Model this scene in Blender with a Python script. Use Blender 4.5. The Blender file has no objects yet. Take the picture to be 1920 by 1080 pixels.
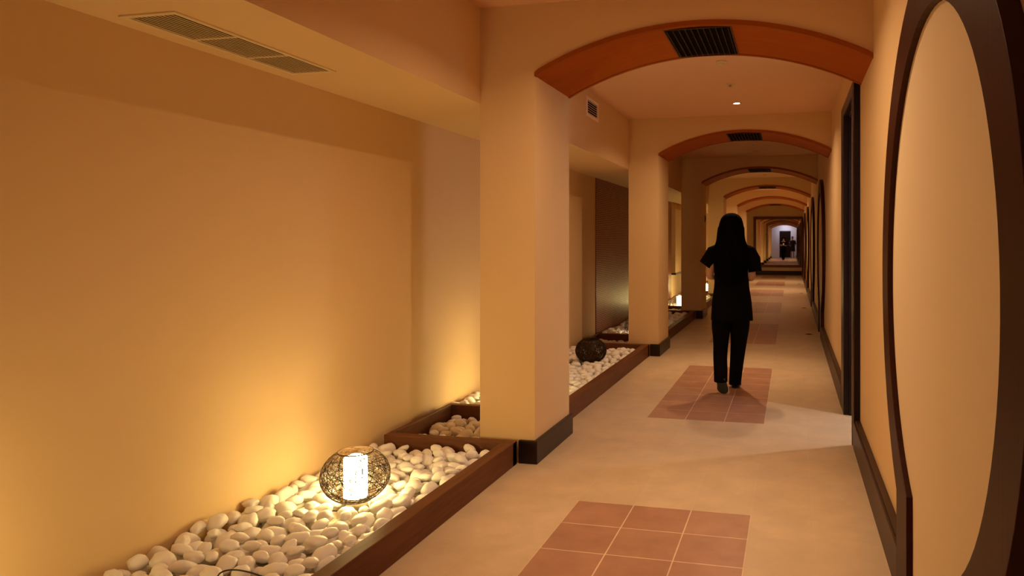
import bpy, math, random
import numpy as np
from mathutils import Vector, noise

# ------------------------------------------------------------------ scene, camera, world, exposure
S = bpy.context.scene
COL = S.collection
S.view_settings.view_transform = 'Standard'
S.view_settings.look = 'None'
S.view_settings.gamma = 1.0
S.view_settings.use_curve_mapping = False
S.view_settings.exposure = -0.06
S.cycles.use_denoising = True
S.cycles.max_bounces = 10
S.cycles.diffuse_bounces = 6
S.cycles.sample_clamp_indirect = 6.0
S.cycles.caustics_reflective = False
S.cycles.caustics_refractive = False

cam_d = bpy.data.cameras.new('camera')
cam_d.sensor_width = 36.0
cam_d.lens = 1347.2 / 1920 * 36.0
cam_d.shift_x = -(1174.0 - 960.0) / 1920.0
cam_d.shift_y = (451.7 - 540.0) / 1920.0
cam_d.clip_start = 0.02
cam = bpy.data.objects.new('camera', cam_d)
cam.location = (0, 0, 1.38)
cam.rotation_euler = (math.pi / 2, 0, 0.2258)
COL.objects.link(cam)
S.camera = cam

W = bpy.data.worlds.new('world')
W.use_nodes = True
W.node_tree.nodes['Background'].inputs[0].default_value = (1.0, 0.72, 0.45, 1)
W.node_tree.nodes['Background'].inputs[1].default_value = 0.02
S.world = W

WARM = (1.0, 0.66, 0.37)        # ceiling spots
LAMP = (1.0, 0.68, 0.27)        # lantern bulbs
ROOM = (1.0, 0.93, 0.88)        # side room lamp
SPOT_W = 23.0
BEAM_W = 72.0
LANTERN_E = 72.0
ROOM_W = 13.0

# ------------------------------------------------------------------ main dimensions (metres)
XW, XS, XP, XR = -2.616, -1.915, -1.549, 0.446    # left wall, soffit face / pillar back, pillar face, right wall
ZC, ZS = 2.85, 2.245                               # ceiling, soffit underside
P = 4.255                                          # bay length
YA = [4.216 + P * k for k in range(-1, 6)]         # front faces of the arches
TH = 0.704                                         # arch thickness
Y0, Y1 = -1.80, 29.75
ZSP, ZCR = 2.404, 2.653                            # arch springing and crown
SPOT_BAYS = {0: 1.0, 1: 1.0, 2: 1.0, 5: 1.0, 6: 1.0, 4: 0.45}       # spot power per bay; the fourth's fixture is unlit, its dim light added (bay 1 = nearest)

rnd = random.Random(7)

# ------------------------------------------------------------------ materials
def mat(name, col, rough=0.6, metal=0.0, spec=0.5, bump=0.0, bscale=60.0, var=0.0, vscale=3.0, emit=None, es=0.0, coat=0.0):
    m = bpy.data.materials.new(name)
    m.use_nodes = True
    n = m.node_tree.nodes; l = m.node_tree.links
    b = n['Principled BSDF']
    b.inputs['Base Color'].default_value = (*col, 1)
    b.inputs['Roughness'].default_value = rough
    b.inputs['Metallic'].default_value = metal
    b.inputs['Specular IOR Level'].default_value = spec
    b.inputs['Coat Weight'].default_value = coat
    tc = n.new('ShaderNodeTexCoord')
    if var > 0:
        nz = n.new('ShaderNodeTexNoise'); nz.inputs['Scale'].default_value = vscale; nz.inputs['Detail'].default_value = 5
        l.new(tc.outputs['Object'], nz.inputs['Vector'])
        mx = n.new('ShaderNodeMix'); mx.data_type = 'RGBA'
        mx.inputs[6].default_value = (*[c * (1 - var) for c in col], 1)
        mx.inputs[7].default_value = (*[min(1, c * (1 + var)) for c in col], 1)
        l.new(nz.outputs['Fac'], mx.inputs[0]); l.new(mx.outputs[2], b.inputs['Base Color'])
    if bump > 0:
        nb = n.new('ShaderNodeTexNoise'); nb.inputs['Scale'].default_value = bscale; nb.inputs['Detail'].default_value = 4
        l.new(tc.outputs['Object'], nb.inputs['Vector'])
        bp = n.new('ShaderNodeBump'); bp.inputs['Strength'].default_value = bump; bp.inputs['Distance'].default_value = 0.004
        l.new(nb.outputs['Fac'], bp.inputs['Height']); l.new(bp.outputs[0], b.inputs['Normal'])
    if emit:
        b.inputs['Emission Color'].default_value = (*emit, 1)
        b.inputs['Emission Strength'].default_value = es
    return m

def wood(name, dark, light, rough=0.4, axis='Y', scale=3.0, spec=0.5):
    m = mat(name, dark, rough, spec=spec)
    n = m.node_tree.nodes; l = m.node_tree.links; b = n['Principled BSDF']
    tc = n['Texture Coordinate']; mp = n.new('ShaderNodeMapping')
    sc = {'X': (1, 14, 14), 'Y': (14, 1, 14), 'Z': (14, 14, 1)}[axis]
    mp.inputs['Scale'].default_value = sc
    nz = n.new('ShaderNodeTexNoise'); nz.inputs['Scale'].default_value = scale; nz.inputs['Detail'].default_value = 8; nz.inputs['Distortion'].default_value = 0.6
    cr = n.new('ShaderNodeValToRGB')
    cr.color_ramp.elements[0].position = 0.3; cr.color_ramp.elements[0].color = (*dark, 1)
    cr.color_ramp.elements[1].position = 0.75; cr.color_ramp.elements[1].color = (*light, 1)
    l.new(tc.outputs['Object'], mp.inputs[0]); l.new(mp.outputs[0], nz.inputs['Vector'])
    l.new(nz.outputs['Fac'], cr.inputs[0]); l.new(cr.outputs[0], b.inputs['Base Color'])
    bp = n.new('ShaderNodeBump'); bp.inputs['Strength'].default_value = 0.15; bp.inputs['Distance'].default_value = 0.002
    l.new(nz.outputs['Fac'], bp.inputs['Height']); l.new(bp.outputs[0], b.inputs['Normal'])
    return m

def tiles(name, c1, c2, grout, w, h, mortar, rough, off=(0, 0, 0), rot=(0, 0, 0), offset=0.0, bump=0.3, var=0.12, spec=0.5):
    m = mat(name, c1, rough, spec=spec)
    n = m.node_tree.nodes; l = m.node_tree.links; b = n['Principled BSDF']
    tc = n['Texture Coordinate']; mp = n.new('ShaderNodeMapping')
    mp.inputs['Location'].default_value = off; mp.inputs['Rotation'].default_value = rot
    br = n.new('ShaderNodeTexBrick'); br.offset = offset; br.squash = 1.0
    br.inputs['Scale'].default_value = 1.0
    br.inputs['Color1'].default_value = (*c1, 1); br.inputs['Color2'].default_value = (*c2, 1); br.inputs['Mortar'].default_value = (*grout, 1)
    br.inputs['Mortar Size'].default_value = mortar; br.inputs['Mortar Smooth'].default_value = 0.1
    br.inputs['Brick Width'].default_value = w; br.inputs['Row Height'].default_value = h
    l.new(tc.outputs['Object'], mp.inputs[0]); l.new(mp.outputs[0], br.inputs['Vector'])
    nz = n.new('ShaderNodeTexNoise'); nz.inputs['Scale'].default_value = 4.5; nz.inputs['Detail'].default_value = 7; nz.inputs['Roughness'].default_value = 0.65
    l.new(tc.outputs['Object'], nz.inputs['Vector'])
    mr = n.new('ShaderNodeMapRange'); mr.inputs[1].default_value = 0.3; mr.inputs[2].default_value = 0.7
    mr.inputs[3].default_value = 1 - var; mr.inputs[4].default_value = 1 + var
    l.new(nz.outputs['Fac'], mr.inputs[0])
    vm = n.new('ShaderNodeVectorMath'); vm.operation = 'SCALE'
    l.new(br.outputs['Color'], vm.inputs[0]); l.new(mr.outputs[0], vm.inputs['Scale']); l.new(vm.outputs[0], b.inputs['Base Color'])
    bp = n.new('ShaderNodeBump'); bp.inputs['Strength'].default_value = bump; bp.inputs['Distance'].default_value = 0.002; bp.invert = True
    l.new(br.outputs['Fac'], bp.inputs['Height']); l.new(bp.outputs[0], b.inputs['Normal'])
    return m

T = 0.3014
PX0, PY0 = -1.1006, 1.252          # corner of the nearest terracotta inlay
M = {}
M['plaster'] = mat('plaster', (0.72, 0.515, 0.28), 0.75, spec=0.25, bump=0.06, bscale=90, var=0.025, vscale=1.2)
M['panel'] = mat('pale_plaster', (0.84, 0.68, 0.46), 0.75, spec=0.25, bump=0.05, bscale=90, var=0.02, vscale=1.2)
M['ceiling'] = mat('ceiling_paint', (0.78, 0.49, 0.31), 0.8, spec=0.2, bump=0.04, bscale=80, var=0.02)
M['white_wall'] = mat('white_wall_paint', (0.82, 0.82, 0.86), 0.7, var=0.02)
M['floor'] = tiles('cream_floor_tile', (0.62, 0.475, 0.31), (0.595, 0.45, 0.29), (0.64, 0.495, 0.33), T, 2 * T, 0.0014, 0.42, off=(-PX0, -PY0, 0), offset=0.0, bump=0.15, var=0.10)
M['terra'] = tiles('terracotta_tile', (0.44, 0.235, 0.15), (0.40, 0.205, 0.13), (0.74, 0.56, 0.40), T, T, 0.0032, 0.38, off=(-PX0, -PY0, 0), bump=0.3, var=0.14)
M['mosaic'] = tiles('dark_mosaic_strip', (0.125, 0.029, 0.023), (0.18, 0.046, 0.034), (0.52, 0.26, 0.17), 0.07, 0.026, 0.0036, 0.38, rot=(0, math.pi / 2, math.pi / 2), offset=0.5, bump=0.3, var=0.1, spec=0.12)
M['kerb'] = wood('brown_stained_wood', (0.105, 0.036, 0.014), (0.17, 0.062, 0.024), 0.5, 'Y', spec=0.2)
M['kerb_x'] = wood('brown_stained_wood_cross', (0.105, 0.036, 0.014), (0.17, 0.062, 0.024), 0.5, 'X', spec=0.2)
M['plinth'] = wood('dark_plinth_wood', (0.014, 0.005, 0.003), (0.022, 0.008, 0.005), 0.35, 'Y', spec=0.35)
M['base'] = wood('dark_baseboard_wood', (0.045, 0.018, 0.010), (0.062, 0.026, 0.014), 0.42, 'Y', spec=0.2)
M['ring'] = wood('polished_dark_wood', (0.036, 0.009, 0.004), (0.050, 0.013, 0.006), 0.42, 'Z', spec=0.10)
M['casing'] = wood('black_brown_casing', (0.012, 0.004, 0.003), (0.018, 0.006, 0.004), 0.35, 'Z', spec=0.25)
M['arch'] = wood('orange_brown_wood', (0.33, 0.072, 0.004), (0.38, 0.086, 0.006), 0.6, 'X', 1.2, spec=0.06)
M['archedge'] = wood('orange_brown_wood_edge', (0.29, 0.072, 0.006), (0.34, 0.086, 0.008), 0.6, 'X', 1.2, spec=0.06)
M['slat_dark'] = mat('bronze_slat', (0.075, 0.042, 0.025), 0.5, spec=0.2)
M['black'] = mat('black_void', (0.010, 0.006, 0.004), 0.9, spec=0.02)
M['vent_cream'] = mat('cream_metal', (0.72, 0.58, 0.36), 0.45)
M['vent_white'] = mat('white_metal', (0.86, 0.74, 0.64), 0.45)
M['pebble'] = mat('white_pebble', (0.90, 0.875, 0.835), 0.5, spec=0.35, bump=0.1, bscale=40, var=0.04, vscale=12)
M['gravel'] = mat('bed_gravel', (0.52, 0.44, 0.34), 0.85, bump=0.6, bscale=50, var=0.25, vscale=40)
M['wicker'] = mat('dark_wicker', (0.035, 0.016, 0.006), 0.6, spec=0.2)
M['bulb'] = mat('bulb_glow', (1, 0.9, 0.7), 0.5, emit=(1.0, 0.70, 0.27), es=LANTERN_E * 2.0)
M['bulb_low'] = mat('bulb_glow_dim', (1, 0.9, 0.7), 0.5, emit=(1.0, 0.74, 0.40), es=LANTERN_E * 0.6)
M['lit'] = mat('lit_lamp_tube', (0.9, 0.8, 0.6), 0.5, emit=(1.0, 0.74, 0.27), es=LANTERN_E)
M['lit_low'] = mat('dim_lamp_tube', (0.9, 0.8, 0.6), 0.5, emit=(1.0, 0.72, 0.42), es=LANTERN_E * 0.2)
M['unlit'] = mat('unlit_lamp_tube', (0.30, 0.20, 0.12), 0.5)
M['spot_on'] = mat('spot_lens_on', (1, 1, 1), 0.4, emit=(1.0, 0.86, 0.62), es=60)
M['spot_off'] = mat('spot_lens_off', (0.25, 0.18, 0.14), 0.3)
M['spot_rim'] = mat('spot_rim', (0.62, 0.42, 0.28), 0.4)
M['steel'] = mat('brushed_steel', (0.45, 0.36, 0.28), 0.35, metal=0.9)
M['mirror'] = mat('mirror_glass', (0.62, 0.56, 0.55), 0.012, metal=1.0)
M['mirror_frame'] = wood('red_brown_frame', (0.10, 0.026, 0.010), (0.14, 0.036, 0.014), 0.4, 'X')
M['skin'] = mat('skin', (0.46, 0.25, 0.16), 0.5, var=0.04, vscale=20)
M['hair'] = mat('black_hair', (0.002, 0.0015, 0.0015), 0.9, spec=0.03)
M['cloth'] = mat('black_cloth', (0.004, 0.003, 0.0035), 0.95, spec=0.05, bump=0.15, bscale=120)
M['coat'] = mat('black_coat', (0.012, 0.010, 0.011), 0.85)
M['shoe'] = mat('dark_shoe', (0.016, 0.012, 0.010), 0.5)
M['sole'] = mat('grey_brown_sole', (0.04, 0.055, 0.042), 0.6)
M['phone'] = mat('pale_phone', (0.75, 0.75, 0.75), 0.3)
M['wire'] = mat('black_cable', (0.012, 0.010, 0.009), 0.5)

# ------------------------------------------------------------------ mesh helpers
class MB:
    def __init__(s): s.v = []; s.f = []
    def add(s, vs, fs):
        o = len(s.v); s.v += [tuple(v) for v in vs]; s.f += [tuple(i + o for i in f) for f in fs]; return s
    def box(s, x0, x1, y0, y1, z0, z1):
        return s.add([(x0, y0, z0), (x1, y0, z0), (x1, y1, z0), (x0, y1, z0), (x0, y0, z1), (x1, y0, z1), (x1, y1, z1), (x0, y1, z1)],
                     [(0, 3, 2, 1), (4, 5, 6, 7), (0, 1, 5, 4), (1, 2, 6, 5), (2, 3, 7, 6), (3, 0, 4, 7)])
    def loft(s, rings, cap0=True, cap1=True, closed=True):
        n = len(rings[0]); vs = [p for r in rings for p in r]; fs = []
        for i in range(len(rings) - 1):
            for j in range(n if closed else n - 1):
                a, b = i * n + j, i * n + (j + 1) % n
                fs.append((a, b, b + n, a + n))
        if cap0: fs.append(tuple(reversed(range(n))))
        if cap1: fs.append(tuple(range((len(rings) - 1) * n, len(rings) * n)))
        return s.add(vs, fs)
    def lathe(s, cx, cy, prof, n=32, cap0=True, cap1=True):
        return s.loft([[(cx + r * math.cos(2 * math.pi * j / n), cy + r * math.sin(2 * math.pi * j / n), z) for j in range(n)] for r, z in prof], cap0, cap1)
    def tube(s, pts, r, n=6, cap=True):
        rings = []; up = Vector((0, 0, 1)); pts = [Vector(p) for p in pts]
        for i, p in enumerate(pts):
            d = (pts[min(i + 1, len(pts) - 1)] - pts[max(i - 1, 0)])
            if d.length < 1e-9: d = Vector((0, 0, 1))
            d.normalize()
            a = d.cross(up if abs(d.z) < 0.95 else Vector((1, 0, 0))).normalized(); b = d.cross(a)
            rr = r[i] if isinstance(r, (list, tuple)) else r
            rings.append([tuple(p + rr * (math.cos(2 * math.pi * j / n) * a + math.sin(2 * math.pi * j / n) * b)) for j in range(n)])
        return s.loft(rings, cap, cap)
    def strip(s, A, B, axis, d0, d1):
        """solid between polylines A and B (lists of 2D points), extruded along axis from d0 to d1"""
        def p(q, d): return {'X': (d, q[0], q[1]), 'Y': (q[0], d, q[1]), 'Z': (q[0], q[1], d)}[axis]
        n = len(A); vs = []
        for d in (d0, d1):
            vs += [p(q, d) for q in A] + [p(q, d) for q in B]
        fs = []
        for i in range(n - 1):
            fs += [(i, i + 1, n + i + 1, n + i), (2 * n + i, 3 * n + i, 3 * n + i + 1, 2 * n + i + 1),
                   (i, 2 * n + i, 2 * n + i + 1, i + 1), (n + i, n + i + 1, 3 * n + i + 1, 3 * n + i)]
        fs += [(0, n, 3 * n, 2 * n), (n - 1, 3 * n - 1, 4 * n - 1, 2 * n - 1)]
        return s.add(vs, fs)
    def build(s, name, m, parent=None, smooth=False, bevel=0.0, loc=None):
        me = bpy.data.meshes.new(name)
        o = bpy.data.objects.new(name, me); COL.objects.link(o)
        off = Vector((0, 0, 0))
        if parent is not None:
            o.parent = parent
            q = parent
            while q is not None: off += q.location; q = q.parent
        elif loc is not None:
            off = Vector(loc); o.location = off
        me.from_pydata([tuple(Vector(v) - off) for v in s.v], [], s.f)
        me.materials.append(m)
        import bmesh
        bm = bmesh.new(); bm.from_mesh(me); bmesh.ops.recalc_face_normals(bm, faces=bm.faces); bm.to_mesh(me); bm.free()
        if smooth:
            for p in me.polygons: p.use_smooth = True
        if bevel:
            bv = o.modifiers.new('bevel', 'BEVEL'); bv.width = bevel; bv.segments = 2; bv.limit_method = 'ANGLE'
        return o

def tag(o, label=None, cat=None, group=None, kind=None):
    if label: o['label'] = label
    if cat: o['category'] = cat
    if group: o['group'] = group
    if kind: o['kind'] = kind
    return o

def thing(name, loc, label, cat, group=None):
    o = bpy.data.objects.new(name, None); o.empty_display_size = 0.1
    COL.objects.link(o); o.location = loc
    return tag(o, label, cat, group)

def struct(o): o['kind'] = 'structure'; return o

def dup(o, parent=None, loc=None):
    c = o.copy(); COL.objects.link(c); c.parent = parent
    if loc is not None: c.location = loc
    for ch in list(o.children): dup(ch, c)
    return c

def box(name, m, x0, x1, y0, y1, z0, z1, parent=None, bevel=0.0):
    return MB().box(x0, x1, y0, y1, z0, z1).build(name, m, parent, bevel=bevel)

# ------------------------------------------------------------------ lights of the place, and the added ones
def area_light(name, loc, power, color, size, rot=(0, 0, 0), spread=math.pi, parent=None):
    d = bpy.data.lights.new(name, 'AREA'); d.shape = 'DISK'; d.size = size; d.energy = power; d.color = color; d.spread = spread
    o = bpy.data.objects.new(name, d); COL.objects.link(o); o.rotation_euler = rot
    if parent is not None: o.parent = parent; o.location = Vector(loc) - parent.location
    else: o.location = loc
    return o

SPX = -0.567
def beam(name, loc, power, color, ang, blend):
    d = bpy.data.lights.new(name, 'SPOT'); d.energy = power; d.color = color; d.spot_size = math.radians(ang); d.spot_blend = blend; d.shadow_soft_size = 0.025
    o = bpy.data.objects.new(name, d); COL.objects.link(o); o.location = loc
    return o
def spot_y(b): return 7.722 + P * (b - 2)          # ceiling spot of bay b
spot_lights = []
for b, k in SPOT_BAYS.items():
    if b == 0: continue
    spot_lights.append((b, area_light('spot_light', (SPX, spot_y(b), ZC - 0.012), SPOT_W * k * (0.45 if b in (4,) else 1), WARM, 0.05, spread=math.radians(146))))
    beam('spot_beam', (SPX, spot_y(b), ZC - 0.014), BEAM_W * k * (0.45 if b == 4 else 1), WARM, 58, 0.9)
area_light('side_room_light', (1.15, 5.51, 2.16), ROOM_W, ROOM, 0.05)
area_light('added_side_room_wash', (1.95, 5.6, 2.35), 36.0, (1.0, 0.90, 0.86), 0.5, rot=(0, math.radians(-52), 0), spread=math.radians(130))  # unseen wash light added so the side room wall glows into the corridor
area_light('added_back_wall_wash', (-0.45, -0.95, ZC - 0.012), 24.0, (0.74, 0.80, 1.0), 0.25, rot=(math.radians(-34), 0, 0), spread=math.radians(150))  # added cool light that brightens the back wall, without a fixture

# ------------------------------------------------------------------ room shell
struct(box('floor', M['floor'], XW - 0.1, XR + 0.25, Y0, Y1, -0.1, 0.0))
struct(box('ceiling', M['ceiling'], XW - 0.1, XR + 0.25, Y0, Y1, ZC, ZC + 0.1))
struct(box('wall_left', M['plaster'], XW - 0.1, XW, Y0, Y1, -0.1, ZC))
struct(box('wall_end', M['plaster'], XW - 0.1, XR + 0.25, Y1, Y1 + 0.1, -0.1, ZC + 0.1))
struct(box('wall_back', M['white_wall'], XW - 0.1, XR + 0.25, Y0 - 0.1, Y0, -0.1, ZC + 0.1))
struct(box('ceiling_soffit_beam', M['plaster'], XW, XS, Y0, Y1, ZS, ZC))

# right wall with a door opening
DY0, DY1, DZ = 5.085, 5.94, 2.37
w = MB().box(XR, XR + 0.2, Y0, DY0, 0, ZC).box(XR, XR + 0.2, DY1, Y1, 0, ZC).box(XR, XR + 0.2, DY0, DY1, DZ, ZC)
struct(w.build('wall_right', M['plaster']))

# side room behind the door
struct(box('floor_side_room', M['floor'], XR + 0.2, 2.6, 4.2, 7.2, -0.1, 0.0))
struct(box('ceiling_side_room', M['white_wall'], XR + 0.2, 2.6, 4.2, 7.2, 2.6, 2.7))
struct(box('wall_side_room', M['white_wall'], 2.6, 2.7, 4.2, 7.2, -0.1, 2.7))
w = MB().box(XR + 0.2, 2.6, 4.1, 4.2, -0.1, 2.7).box(XR + 0.2, 2.6, 7.2, 7.3, -0.1, 2.7)
struct(w.build('wall_side_room_return', M['white_wall']))
sl = thing('pendant_lamp', (1.15, 5.51, 2.6), 'small pendant lamp hanging in the side room behind the dark door frame', 'lamp')
MB().tube([(1.15, 5.51, 2.60), (1.15, 5.51, 2.29)], 0.004).build('cord', M['wire'], sl)
MB().lathe(1.15, 5.51, [(0.01, 2.30), (0.022, 2.29), (0.024, 2.24), (0.020, 2.24), (0.018, 2.285), (0.008, 2.292)], 24).build('lamp_holder', M['steel'], sl, smooth=True)

# door casing and lining (child parts of the doorway)
d1 = bpy.data.objects.new('door_1', None); COL.objects.link(d1); d1.location = (XR, 5.6, 0); d1['kind'] = 'structure'
c = MB().box(0.404, XR, 4.984, DY0, 0, 2.46).box(0.404, XR, DY1, 6.21, 0, 2.46).box(0.404, XR, DY0, DY1, DZ, 2.46)
c.build('door_casing', M['casing'], d1, bevel=0.004)
c = MB().box(XR, XR + 0.2, DY0, DY0 + 0.012, 0, DZ).box(XR, XR + 0.2, DY1 - 0.012, DY1, 0, DZ).box(XR, XR + 0.2, DY0 + 0.012, DY1 - 0.012, DZ - 0.012, DZ)
c.build('door_lining', M['casing'], d1)
box('door_strip', M['steel'], 0.398, 0.404, 5.068, 5.078, 0.0, 2.40, d1)

# dark door in the white back wall
d2 = bpy.data.objects.new('door_2', None); COL.objects.link(d2); d2.location = (-0.5, Y0, 0); d2['kind'] = 'structure'
box('door_leaf', M['casing'], -0.89, -0.10, Y0, Y0 + 0.03, 0.0, 2.15, d2, bevel=0.004)
box('door_casing', M['casing'], -0.95, -0.04, Y0, Y0 + 0.015, 0.0, 2.21, d2)
MB().tube([(-0.18, Y0 + 0.03, 1.02), (-0.18, Y0 + 0.07, 1.02), (-0.28, Y0 + 0.07, 1.02)], 0.009).build('door_handle', M['steel'], d2, smooth=True)

# baseboards on the right wall, between the moon frames and the door
RINGS = [2.40, 10.93, 15.19, 19.44, 23.70, 27.9]
segs = []; y = Y0
stops = sorted([(r - 0.585, r + 0.585) for r in RINGS] + [(4.984, 6.21)])
for a, b in stops:
    segs.append((y, a)); y = b
segs.append((y, Y1))
w = MB()
for a, b in segs: w.box(0.402, XR, a, b, 0, 0.178).box(0.414, XR, a, b, 0.178, 0.19)
struct(w.build('baseboard_right', M['base'], bevel=0.002))
struct(box('baseboard_end', M['plinth'], XP + 0.02, 0.402, Y1 - 0.03, Y1, 0, 0.17, bevel=0.003))

# ------------------------------------------------------------------ pillars, arch walls, arch linings
def arc(n=48, zs=ZSP, zc=ZCR, dz=0.0, x0=XP, x1=XR):
    h = (x1 - x0) / 2; r = zc - zs; R = (h * h + r * r) / (2 * r); cx = (x0 + x1) / 2; cz = zc - R
    a = math.asin(h / R); R2 = R + dz
    out = []
    for i in range(n + 1):
        t = -a + 2 * a * i / n
        out.append((cx + R2 * math.sin(t) if 0 < i < n else (x0 if i == 0 else x1), cz + R2 * math.cos(t)))
    return out
order = ['nearest', 'second', 'third', 'fourth', 'fifth', 'sixth']
for k, ya in enumerate(YA):
    yb = ya + TH
    struct(box('pillar', M['plaster'], XS, XP, ya, yb, 0, ZSP))
    A = arc(dz=0.022)
    top = [(q[0], ZC) for q in A]
    A2 = [(XS, ZSP)] + [(XP, ZSP)] + A[0:]; top2 = [(XS, ZC), (XP, ZC)] + top
    m = MB().strip(A2, top2, 'Y', ya, yb)
    struct(m.build('arch_wall', M['plaster']))
    o = box('pillar_trim', M['plinth'], XP - 0.10, XP + 0.022, ya - 0.022, yb + 0.022, 0, 0.143, bevel=0.003)
    struct(o)
    i = k - 1
    where = ('%s arch along the corridor' % order[i]) if 0 <= i < 6 else ('arch behind the camera' if i == -1 else 'arch near the white wall')
    if i == -2: where = 'arch beside the white back wall'
    al = thing('arch_lining', ((XP + XR) / 2, ya, ZSP), 'orange-brown wooden lining under the ' + where, 'arch lining', 'wooden linings of the corridor arches')
    MB().strip(arc(dz=0.0), arc(dz=0.021), 'Y', ya + 0.0, yb).build('underside_panel', M['arch'], al)
    for nm, a, b in (('front_edge_trim', ya - 0.012, ya + 0.026), ('rear_edge_trim', yb - 0.02, yb + 0.012)):
        MB().strip(arc(dz=-0.005), arc(dz=0.024), 'Y', a, b).build(nm, M['archedge'], al)
    # slatted bronze grille set in the crown of the arch
    if i in (0, 1, 2, 3, 5):
        g = thing('arch_grille', (-0.545, ya + 0.35, ZCR), 'dark slatted air grille in the crown of the ' + where, 'air grille', 'air grilles in the arch crowns')
        cur = arc(n=80)
        def zat(x, dz=0.0):
            h = (XR - XP) / 2; r = ZCR - ZSP; R = (h * h + r * r) / (2 * r)
            return ZCR - R + math.sqrt(R * R - (x - (XP + XR) / 2) ** 2) + dz
        gx0, gx1, gy0, gy1 = -0.742, -0.352, ya + 0.035, yb - 0.035
        xs = [gx0 + (gx1 - gx0) * j / 12 for j in range(13)]
        MB().strip([(x, zat(x) - 0.003) for x in xs], [(x, zat(x) + 0.0) for x in xs], 'Y', gy0, gy1).build('backing', M['black'], g)
        f = MB()
        for j in range(11):
            x = gx0 + 0.012 + (gx1 - gx0 - 0.024) * j / 10
            z = zat(x) - 0.003
            f.add([(x - 0.0015, gy0, z), (x + 0.0015, gy0, z), (x + 0.0025, gy0, z - 0.012), (x - 0.0005, gy0, z - 0.012),
                   (x - 0.0015, gy1, z), (x + 0.0015, gy1, z), (x + 0.0025, gy1, z - 0.012), (x - 0.0005, gy1, z - 0.012)],
                  [(0, 1, 2, 3), (4, 7, 6, 5), (0, 3, 7, 4), (1, 5, 6, 2), (0, 4, 5, 1), (3, 2, 6, 7)])
        f.build('slats', M['slat_dark'], g)
        zf = zat(gx0) - 0.012
        f = MB(); o4 = [(gx0 - 0.007, gy0 - 0.007), (gx1 + 0.007, gy0 - 0.007), (gx1 + 0.007, gy1 + 0.007), (gx0 - 0.007, gy1 + 0.007)]
        i4 = [(gx0, gy0), (gx1, gy0), (gx1, gy1), (gx0, gy1)]
        vs = [(x, y, zat(x) + dz_) for dz_ in (-0.0065, 0.0) for x, y in o4 + i4]
        fs = []
        for q in range(4):
            r_ = (q + 1) % 4
            fs += [(q, r_, 4 + r_, 4 + q), (8 + q, 12 + q, 12 + r_, 8 + r_), (q, 8 + q, 8 + r_, r_), (4 + q, 4 + r_, 12 + r_, 12 + q)]
        f.add(vs, fs)
        f.build('frame', M['slat_dark'], g)

# ------------------------------------------------------------------ terracotta inlays in the floor
inl = ['near the camera', 'under the walking woman', 'beyond the walking woman', 'in the fourth bay', 'in the fifth bay', 'in the sixth bay', 'before the end mirror']
for k in range(7):
    y = PY0 + P * k
    if y > 28: break
    n = 8
    y1 = min(y + n * T, Y1 - 0.4)
    m = MB().box(PX0, PX0 + 3 * T, y, y1, -0.02, 0.0008)
    o = m.build('tile_inlay', M['terra'])
    # keep the grout grid in step with each inlay
    for v in o.data.vertices: v.co.y -= P * k
    o.location.y = P * k
    tag(o, 'rectangular terracotta tile inlay in the cream floor, ' + inl[k], 'floor inlay', 'terracotta inlays along the corridor')

# ------------------------------------------------------------------ planter kerbs and small planter boxes
KX0, KX1, KH = -1.73, -1.654, 0.145
kw = ['nearest pebble bed', 'second pebble bed', 'third pebble bed', 'fourth pebble bed', 'fifth pebble bed', 'sixth pebble bed', 'last pebble bed']
for k in range(7):
    ya = (YA[k] + TH + 0.02); yb = (YA[k + 1] if k < 6 else Y1) - 0.03
    kb = thing('planter_kerb', (KX1, ya, 0), 'long brown wooden kerb board edging the ' + kw[k], 'planter kerb', 'wooden kerbs along the pebble beds')
    box('kerb_board', M['kerb'], KX0, KX1, ya, yb, 0, KH, kb, bevel=0.004)
    struct(box('floor_bed', M['gravel'], XW, KX0, ya, yb, 0.0, 0.012))
for k in range(1, 7):
    ya = YA[k]
    by0, by1 = ya - 0.10, ya + TH + 0.12
    pb = thing('planter_box', (-2.2, ya, 0), 'low brown wooden box of pebbles at the foot of the %s pillar' % order[k - 1], 'planter box', 'wooden boxes behind the pillars')
    box('front_board', M['kerb_x'], -2.53, KX1 + 0.0, by0, by0 + 0.065, 0, KH + 0.001, pb, bevel=0.004)
    box('rear_board', M['kerb_x'], -2.53, XS - 0.002, by1 - 0.055, by1, 0, KH + 0.001, pb, bevel=0.004)
    box('side_board', M['kerb'], -2.53, -2.495, by0 + 0.066, by1 - 0.056, 0, KH + 0.001, pb, bevel=0.003)

# ------------------------------------------------------------------ dark mosaic panels and bay-four wall panel
for a, b, lab in ((9.50, 12.35, 'tall dark red mosaic panel on the wall behind the second pillar'), (13.9, 15.85, 'tall dark mosaic panel on the wall between second and third pillars')):
    tag(box('mosaic_panel', M['mosaic'], XW, XW + 0.012, a, b, 0.02, ZS), lab, 'wall panel')
wp = thing('wall_panel', (XW, 16.6, 0.64), 'cream wall panel with a dark lower edge seen between second and third pillars', 'wall panel')
box('panel_face', M['plaster'], XW, XW + 0.10, 15.87, 18.3, 0.66, 2.10, wp, bevel=0.004)
box('lower_trim', M['plinth'], XW, XW + 0.11, 15.86, 18.31, 0.62, 0.66, wp)

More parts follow.
